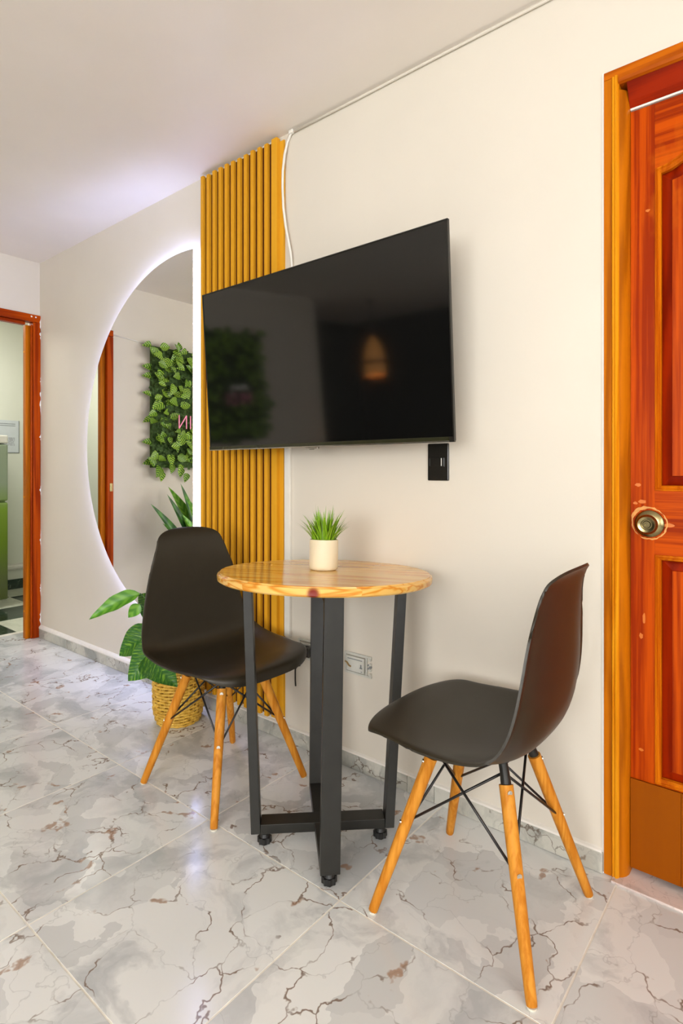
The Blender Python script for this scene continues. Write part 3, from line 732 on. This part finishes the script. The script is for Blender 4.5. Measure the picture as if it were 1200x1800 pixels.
def make_chair(label, loc, rz):
    c = tag(empty('shell_chair', loc, rz), label, 'chair', 'shell chairs at the round table')
    make_shell(c)
    B, T = (.190, .187, .004), (.089, .078, .372)
    def at(sx, sy, z):
        f = (z-B[2])/(T[2]-B[2]); return Vector((sx*(B[0]+(T[0]-B[0])*f), sy*(B[1]+(T[1]-B[1])*f), z))
    for sx in (-1, 1):
        for sy in (-1, 1):
            lg = MB().tube([at(sx, sy, .004), at(sx, sy, .010), at(sx, sy, .12), at(sx, sy, .25), at(sx, sy, .355)], [.0105, .0112, .0130, .0148, .0155], 20).build('leg', M['legwood'], c, smooth=40)
            MB().lathe([(0, 0), (.009, 0), (.0105, .002), (.0105, .005), (0, .005)], tuple(at(sx, sy, .004)-Vector((0, 0, .004))), 16).build('glide', M['glide'], lg, smooth=40)
            # steel fork let into the top of the leg
            d = (at(sx, sy, .4)-at(sx, sy, .3)).normalized()
            MB().tube([at(sx, sy, .356), at(sx, sy, .378), at(sx*.96, sy*.96, .402)], [.0115, .0105, .010], 12).build('top_bracket', M['steel'], c, smooth=40)
            for z in (.205, .345):
                p = at(sx, sy, z); out = Vector((sx*.9, sy*.9, .45)).normalized()
                for vec in (Vector((sx*.75, sy*.66, .08)).normalized(),):
                    e = p+vec*(.0150 if z > .3 else .0138)
                    MB().tube([e-vec*.004, e+vec*.0015], .0055, 14).tube([e+vec*.0014, e+vec*.0022], [.0026, .0026], 8).build('screw', M['chrome'], lg, smooth=40)
    # rods: a cross on each of the four sides
    for (p, q) in (((-1, -1), (1, -1)), ((-1, 1), (1, 1)), ((-1, -1), (-1, 1)), ((1, -1), (1, 1))):
        for k, (a, b) in enumerate(((p, q), (q, p))):
            hi = at(a[0]*.93, a[1]*.93, .372); lo = at(b[0], b[1], .205); o_ = .004*(1 if k else -1)
            side = Vector((0, a[1]*o_, 0)) if a[1] == b[1] else Vector((a[0]*o_, 0, 0))
            inn = (hi-lo).normalized()*.012
            MB().tube([hi+side, lo+side+inn*.9], .0031, 8).build('cross_rod', M['rod'], c, smooth=True)
    for (p, q) in (((-1, -1), (1, 1)), ((-1, 1), (1, -1))):
        MB().tube([at(p[0], p[1], .385), at(p[0]*.3, p[1]*.3, .39-.004*(p[1] > 0)), at(q[0]*.3, q[1]*.3, .39-.004*(p[1] > 0)), at(q[0], q[1], .385)], .0035, 8).build('seat_support', M['rod'], c, smooth=True)
    for sx in (-1, 1):
        for sy in (-1, 1):
            zz = .407
            MB().lathe([(0, .396), (.018, .396), (.018, .411), (0, .411)], (sx*.075, sy*.065, 0), 16).build('mounting_pad', M['rubber'], c)
    return c
make_chair('black moulded shell chair on the right of the table, its back towards the door', (-.601, -.2985, 0), PI)
make_chair('black moulded shell chair left of the table, in front of the slats and basket plant', (-1.514, -.338, 0), R(-1.2))

# ------------------------------------------------------------------ leaves
def leaf_mesh(name, L, W, mat, cup=.15, droop=.3, n=10, tip=1.0, wave=0, fold=0.0, m=3):
    mb = MB(); rows = []
    for i in range(n+1):
        t = i/n; w_ = W/2*(math.sin(PI*min(1, t**.78))**.85 if t < 1 else 0)+.0004
        z = -droop*L*t*t; x = L*(t-.15*droop*t*t)
        row = []
        for j in range(-m, m+1):
            s = j/m; row.append((x-.05*L*abs(s)*math.sin(PI*t), s*w_*(1-abs(fold)*.3), z+(abs(s)**1.6)*w_*cup*2+wave*math.sin(t*17+s*2)*w_*abs(s)-(0 if s else .0012)))
        rows.append(row)
    mb.grid(rows)
    return mb.mesh(name, mat, True)
def orient(o, pos, direction, normal=(0, 0, 1), scale=1.0):
    x = Vector(direction).normalized(); z = Vector(normal); z = (z-x*z.dot(x)).normalized(); y = z.cross(x)
    mt = Matrix((x, y, z)).transposed().to_4x4(); mt.translation = Vector(pos)
    o.matrix_local = mt @ Matrix.Scale(scale, 4)

# basket with broad leaved plant
BX, BY = -2.033, -.158
bk = tag(empty('rattan_basket', (BX, BY, 0)), 'tall yellow woven rattan basket on the floor behind the left chair', 'basket')
g = MB(); BH = .315; nrow = 26
def brad(z): return .079+.019*min(1, z/.06)**.6+.004*z/BH
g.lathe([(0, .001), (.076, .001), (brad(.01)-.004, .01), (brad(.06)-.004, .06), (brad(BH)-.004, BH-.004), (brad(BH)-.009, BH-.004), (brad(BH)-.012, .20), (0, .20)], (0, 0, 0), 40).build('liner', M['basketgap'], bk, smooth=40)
g = MB()
for r in range(nrow):
    z = .006+(BH-.012)*r/(nrow-1); pts = []; N = 96
    for k in range(N):
        a = 2*PI*k/N; ph_ = 16*a+(PI if r % 2 else 0)
        pts.append(((brad(z)+.0023*math.sin(ph_))*math.cos(a), (brad(z)+.0023*math.sin(ph_))*math.sin(a), z+.0012*math.sin(5*a+r)))
    g.tube(pts, .0057 if r < nrow-1 else .008, 6, False, True)
wv = g.build('woven_strands', M['basket'], bk, smooth=True); wv['kind'] = 'stuff'
g = MB()
for k in range(32):
    a = 2*PI*k/32; g.tube([((brad(z)+.0028)*math.cos(a), (brad(z)+.0028)*math.sin(a), z) for z in (.004, .03, .06, .18, BH-.005)], .0022, 5)
g.build('upright_stakes', M['basket'], bk, smooth=True)['kind'] = 'stuff'

pl = tag(empty('broad_leaf_plant', (BX, BY, .21)), 'green variegated broad leaved artificial plant growing out of the rattan basket', 'plant')
LB = [leaf_mesh('leaf', .20, .125, M['leafb'], .22, .22, 12, wave=.05), leaf_mesh('leaf', .22, .150, M['leafb'], .16, .15, 12, wave=.05), leaf_mesh('leaf', .20, .062, M['leafl'], .30, .20, 12, wave=.10), leaf_mesh('leaf', .075, .05, M['leafl'], .1, .3, 8)]
C0 = Vector((0, -1.5725, 1.04)); th = .8867
FW = Vector((-math.cos(th), math.sin(th), 0)); RT_ = Vector((math.sin(th), math.cos(th), 0))
def dep(px, py, d):      # world point at a measured place and distance
    return C0+FW*d+RT_*((px-600)/1000*d)-Vector((0, 0, 1))*((py-828)/1000*d)
base = Vector((BX, BY, .21))
def plant_leaf(kind, p0, p1, nrm, scale=None, stem=True):
    p0 = Vector(p0)-base; p1 = Vector(p1)-base
    L = {0: .20*.97, 1: .22*.98, 2: .20*.97, 3: .073}[kind]
    s = (p1-p0).length/L
    o = bpy.data.objects.new('leaf', LB[kind]); COL.objects.link(o); o.parent = pl
    orient(o, p0, p1-p0, nrm, s)
    if stem:
        root = Vector((random.uniform(-.03, .03), random.uniform(-.03, .03), 0)); mid = root.lerp(p0, .5)+Vector((0, 0, .05))
        pts = [root, root.lerp(mid, .5)+Vector((0, 0, .02)), mid, mid.lerp(p0, .6)+Vector((0, 0, .012)), p0]
        MB().tube([tuple(p) for p in pts], [.0035, .003, .0025, .002, .0023], 6).build('stem', M['leafd'], pl, smooth=True)
random.seed(4)
vd = Vector((.8, -.6, .15))
plant_leaf(1, dep(292, 1128, 2.16), dep(222, 1198, 2.10), vd+Vector((0, 0, .25)))
plant_leaf(0, dep(272, 1106, 2.28), dep(202, 1152, 2.25), vd+Vector((-.1, 0, .35)))
plant_leaf(0, dep(258, 1152, 2.14), dep(304, 1198, 2.03), vd+Vector((.1, 0, .3)))
plant_leaf(2, dep(246, 1043, 2.30), dep(152, 1081, 2.22), vd+Vector((0, 0, .7)))
plant_leaf(1, dep(296, 1086, 2.32), dep(240, 1042, 2.36), vd+Vector((.1, 0, .2)))
plant_leaf(3, dep(246, 1062, 2.30), dep(224, 1087, 2.28), vd)
plant_leaf(2, dep(300, 1060, 2.34), dep(268, 1010, 2.38), vd)
plant_leaf(0, dep(340, 1100, 2.36), dep(372, 1050, 2.32), vd)
plant_leaf(1, dep(345, 1120, 2.30), dep(392, 1140, 2.22), vd+Vector((0, 0, .8)))
plant_leaf(0, dep(318, 1090, 2.40), dep(322, 1020, 2.40), vd)
plant_leaf(1, dep(320, 1120, 2.15), dep(330, 1166, 2.08), vd+Vector((0, 0, .5)))
plant_leaf(2, dep(330, 1080, 2.42), dep(300, 1030, 2.44), vd)

# ------------------------------------------------------------------ leaf wall panel on the left wall (seen in the mirror)
lp = tag(empty('leaf_wall_panel', (XL, -1.545, 1.51)), 'green artificial leaf panel on the left wall, reflected in the half-moon mirror', 'wall panel')
PY, PZ = .695, .445
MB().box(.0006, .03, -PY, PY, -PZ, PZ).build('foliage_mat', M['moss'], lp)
random.seed(12)
g = MB()
for i in range(1500):
    y, z = random.uniform(-PY, PY), random.uniform(-PZ, PZ); a = random.uniform(0, 2*PI); L = random.uniform(.03, .055)
    d = Vector((random.uniform(.2, .8), math.cos(a), math.sin(a)*.8-.3)).normalized(); n_ = d.cross(Vector((1, .1, .2))).normalized()*L*.32
    p = Vector((random.uniform(.028, .04), y, z)); g.add([p, p+d*L*.5+n_, p+d*L, p+d*L*.5-n_], [(0, 1, 2, 3)])
g.build('small_foliage', M['moss'], lp)['kind'] = 'stuff'
LV = [leaf_mesh('leaf', .088, .062, M['leafv'], .20, .18, 7, m=2), leaf_mesh('leaf', .075, .052, M['leafv'], .25, .30, 7, m=2), leaf_mesh('leaf', .10, .074, M['leafv'], .12, .22, 7, m=2)]
def wall_leaf(y, z, x, ang, tilt, me, s=1.0):
    o = bpy.data.objects.new('leaf', me); COL.objects.link(o); o.parent = lp
    d = Vector((tilt, math.cos(ang), math.sin(ang))); n_ = Vector((1, random.uniform(-.4, .4), random.uniform(-.1, .6)))
    orient(o, (x, y, z), d, n_, s)
pts = []
tries = 0
while len(pts) < 300 and tries < 9000:
    tries += 1
    y, z = random.uniform(-PY, PY), random.uniform(-PZ, PZ+.01)
    if all((y-a)**2+(z-b)**2 > .043**2 for a, b in pts): pts.append((y, z))
txt = [(-.49, -.215, -.14, -.02), (.38, .51, -.12, -.01), (-.45, -.25, .0, .11), (.25, .40, .03, .13)]
for y, z in pts:
    if any(a-.03 < y < b+.03 and c < z < d for a, b, c, d in txt) : continue
    wall_leaf(y, z, random.uniform(.035, .075), random.choice([-PI/2, PI, 0, -.6, -2.5, .6])+random.uniform(-.6, .6), random.uniform(.15, .7), random.choice(LV), random.uniform(.75, 1.1))
for z in (.44, .27, .21, .07, -.10, -.27, -.40):      # loose leaves past the right edge
    wall_leaf(PY+.005, z+.01, .03, random.uniform(-.5, .5), .2, LV[1], 1.0)
for z in (.24, .02, -.12, -.20, -.36): wall_leaf(-PY-.005, z, .03, PI+random.uniform(-.4, .4), .2, LV[1], 1.0)
for y in (-.55, -.35, -.05, .2, .47): wall_leaf(y, PZ, .035, PI/2+random.uniform(-.5, .5), .2, LV[1], .9)
for y, z in ((.62, -PZ-.05), (.45, -PZ-.02), (.40, -PZ-.06), (.1, -PZ), (-.3, -PZ)): wall_leaf(y, z+.02, .035, -PI/2+random.uniform(-.3, .3), .2, LV[1], 1.0)

# neon lettering in front of the leaves (only the characters the photo shows)
ns = tag(empty('neon_sign', (XL+.085, -1.545, 1.43)), 'pink capitals and white script lettering hung before the leaf wall panel', 'sign')
def strokes(name, lst, mat, r=.004):
    m = MB()
    for s_ in lst: m.tube([(0, y, z) for y, z in s_], r, 8)
    return m.build(name, mat, ns, smooth=True)
def cap(name, y, sts, h=.10): strokes(name, [[(y+a*h, -.02+b*h-.05) for a, b in s_] for s_ in sts], M['neonp'])
cap('letter_m', -.485, [[(0, 0), (0, 1)], [(0, 1), (.35, .35)], [(.35, .35), (.7, 1)], [(.7, 1), (.7, 0)]])
cap('letter_i', -.385, [[(0, 0), (0, 1)]])
cap('letter_d', -.325, [[(0, 0), (0, 1)], [(0, 1), (.3, .95), (.5, .75), (.58, .5), (.5, .25), (.3, .05), (0, 0)]])
cap('letter_i', -.235, [[(0, 0), (0, 1)]])
cap('letter_i', .400, [[(0, 0), (0, 1)]])
cap('letter_n', .437, [[(0, 0), (0, 1)], [(0, 1), (.65, 0)], [(.65, 0), (.65, 1)]])
def script(name, y, pts, s=.06): 
    out = []
    P = [Vector((a, b)) for a, b in pts]
    for i in range(len(P)-1):
        p0, p1, p2, p3 = P[max(0, i-1)], P[i], P[i+1], P[min(len(P)-1, i+2)]
        for k in range(5):
            f = k/5; q = .5*((2*p1)+(p2-p0)*f+(2*p0-5*p1+4*p2-p3)*f*f+(3*p1-p0-3*p2+p3)*f**3); out.append((y+q.x*s, .05+q.y*s))
    out.append((y+P[-1].x*s, .05+P[-1].y*s))
    strokes(name, [out], M['neonw'], .0035)
script('script_word', -.45, [(-.3, -.3), (0, .6), (.1, .8), (.1, 0), (.3, .7), (.45, .7), (.5, 0), (.7, .7), (.85, .7), (.9, .1), (1.1, .1), (1.7, .7), (1.35, .65), (1.25, .3), (1.4, .05), (1.65, .5), (1.7, .1), (1.9, .1), (2.4, .7), (2.1, .6), (2.05, .25), (2.3, .05), (2.6, .3), (2.7, .7), (2.8, -.4), (2.6, -.9)])
script('script_word', .245, [(0, .1), (.2, .6), (.35, .7), (.4, .1), (.7, .7), (.9, .6), (.95, .1), (1.2, .3)])

cdl = tag(MB().tube([(XL+.006, -.56, 1.985), (XL+.006, -.70, 1.975), (XL+.006, -.86, 1.965)], .004, 6).build('sign_cable', M['whitepaint'], smooth=True), 'thin cable on the left wall between doorway and leaf panel', 'cable')

# tall strap leaf plant by the left wall (seen in the mirror)
fp = tag(empty('floor_plant', (-3.48, -1.15, 0)), 'tall strap leaved plant below the leaf panel, seen in the mirror', 'plant')
MB().lathe([(0, 0), (.085, 0), (.095, .01), (.115, .22), (.118, .25), (.108, .25), (.105, .22), (0, .22)], (0, 0, 0), 32).build('pot', M['pot'], fp, smooth=40)
LS = leaf_mesh('leaf', .46, .075, M['leafd'], .25, .12, 14); LS2 = leaf_mesh('leaf', .40, .10, M['leafl'], .2, .3, 14)
for (d, L, me) in (((-.0, .40, .60), 1.0, LS), ((0, .27, .66), .98, LS), ((0, .19, .76), 1.22, LS2), ((-.02, .14, .73), 1.05, LS), ((.05, -.3, .7), 1.0, LS), ((.3, .30, .6), .9, LS2), ((.1, -.6, .5), .9, LS2), ((.4, -.2, .5), .9, LS), ((0, .28, .46), .70, LS2), ((.1, .12, .60), 1.0, LS2)):
    o = bpy.data.objects.new('leaf', me); COL.objects.link(o); o.parent = fp
    dv = Vector(d).normalized(); st = dv*.27; orient(o, Vector((0, 0, .22))+st, dv, Vector((1, -.2, .3)), L)
    MB().tube([(0, 0, .215), tuple(Vector((0, 0, .22))+st*.6), tuple(Vector((0, 0, .22))+st)], [.006, .005, .004], 6).build('stem', M['leafd'], fp, smooth=True)

# pendant lamp in the dark alcove (reflected in the television)
ld = tag(empty('pendant_lamp', (-3.46, -3.62, 0)), 'amber bell pendant lamp with a dark band, reflected in the television', 'lamp')
MB().lathe([(.012, 1.98), (.035, 1.955), (.075, 1.88), (.098, 1.80), (.105, 1.75), (.105, 1.62), (.108, 1.58), (.103, 1.58), (.10, 1.62), (.10, 1.75), (.07, 1.88), (.012, 1.97)], (0, 0, 0), 32).build('lamp_shade', M['lampglow'], ld, smooth=40)
MB().lathe([(.1062, 1.70), (.1062, 1.735)], (0, 0, 0), 32).build('band', M['slatdark'], ld)
MB().tube([(0, 0, 1.975), (0, 0, 2.33)], .006, 8).lathe([(0, 2.33), (.045, 2.33), (.045, 2.343), (0, 2.343)], (0, 0, 0), 20).build('cord', M['ink'], ld)
pd = bpy.data.lights.new('pendant_bulb', 'POINT'); pd.energy = 14; pd.color = (1, .5, .15); pd.shadow_soft_size = .03
po = bpy.data.objects.new('pendant_bulb', pd); COL.objects.link(po); po.location = (-3.46, -3.62, 1.66)
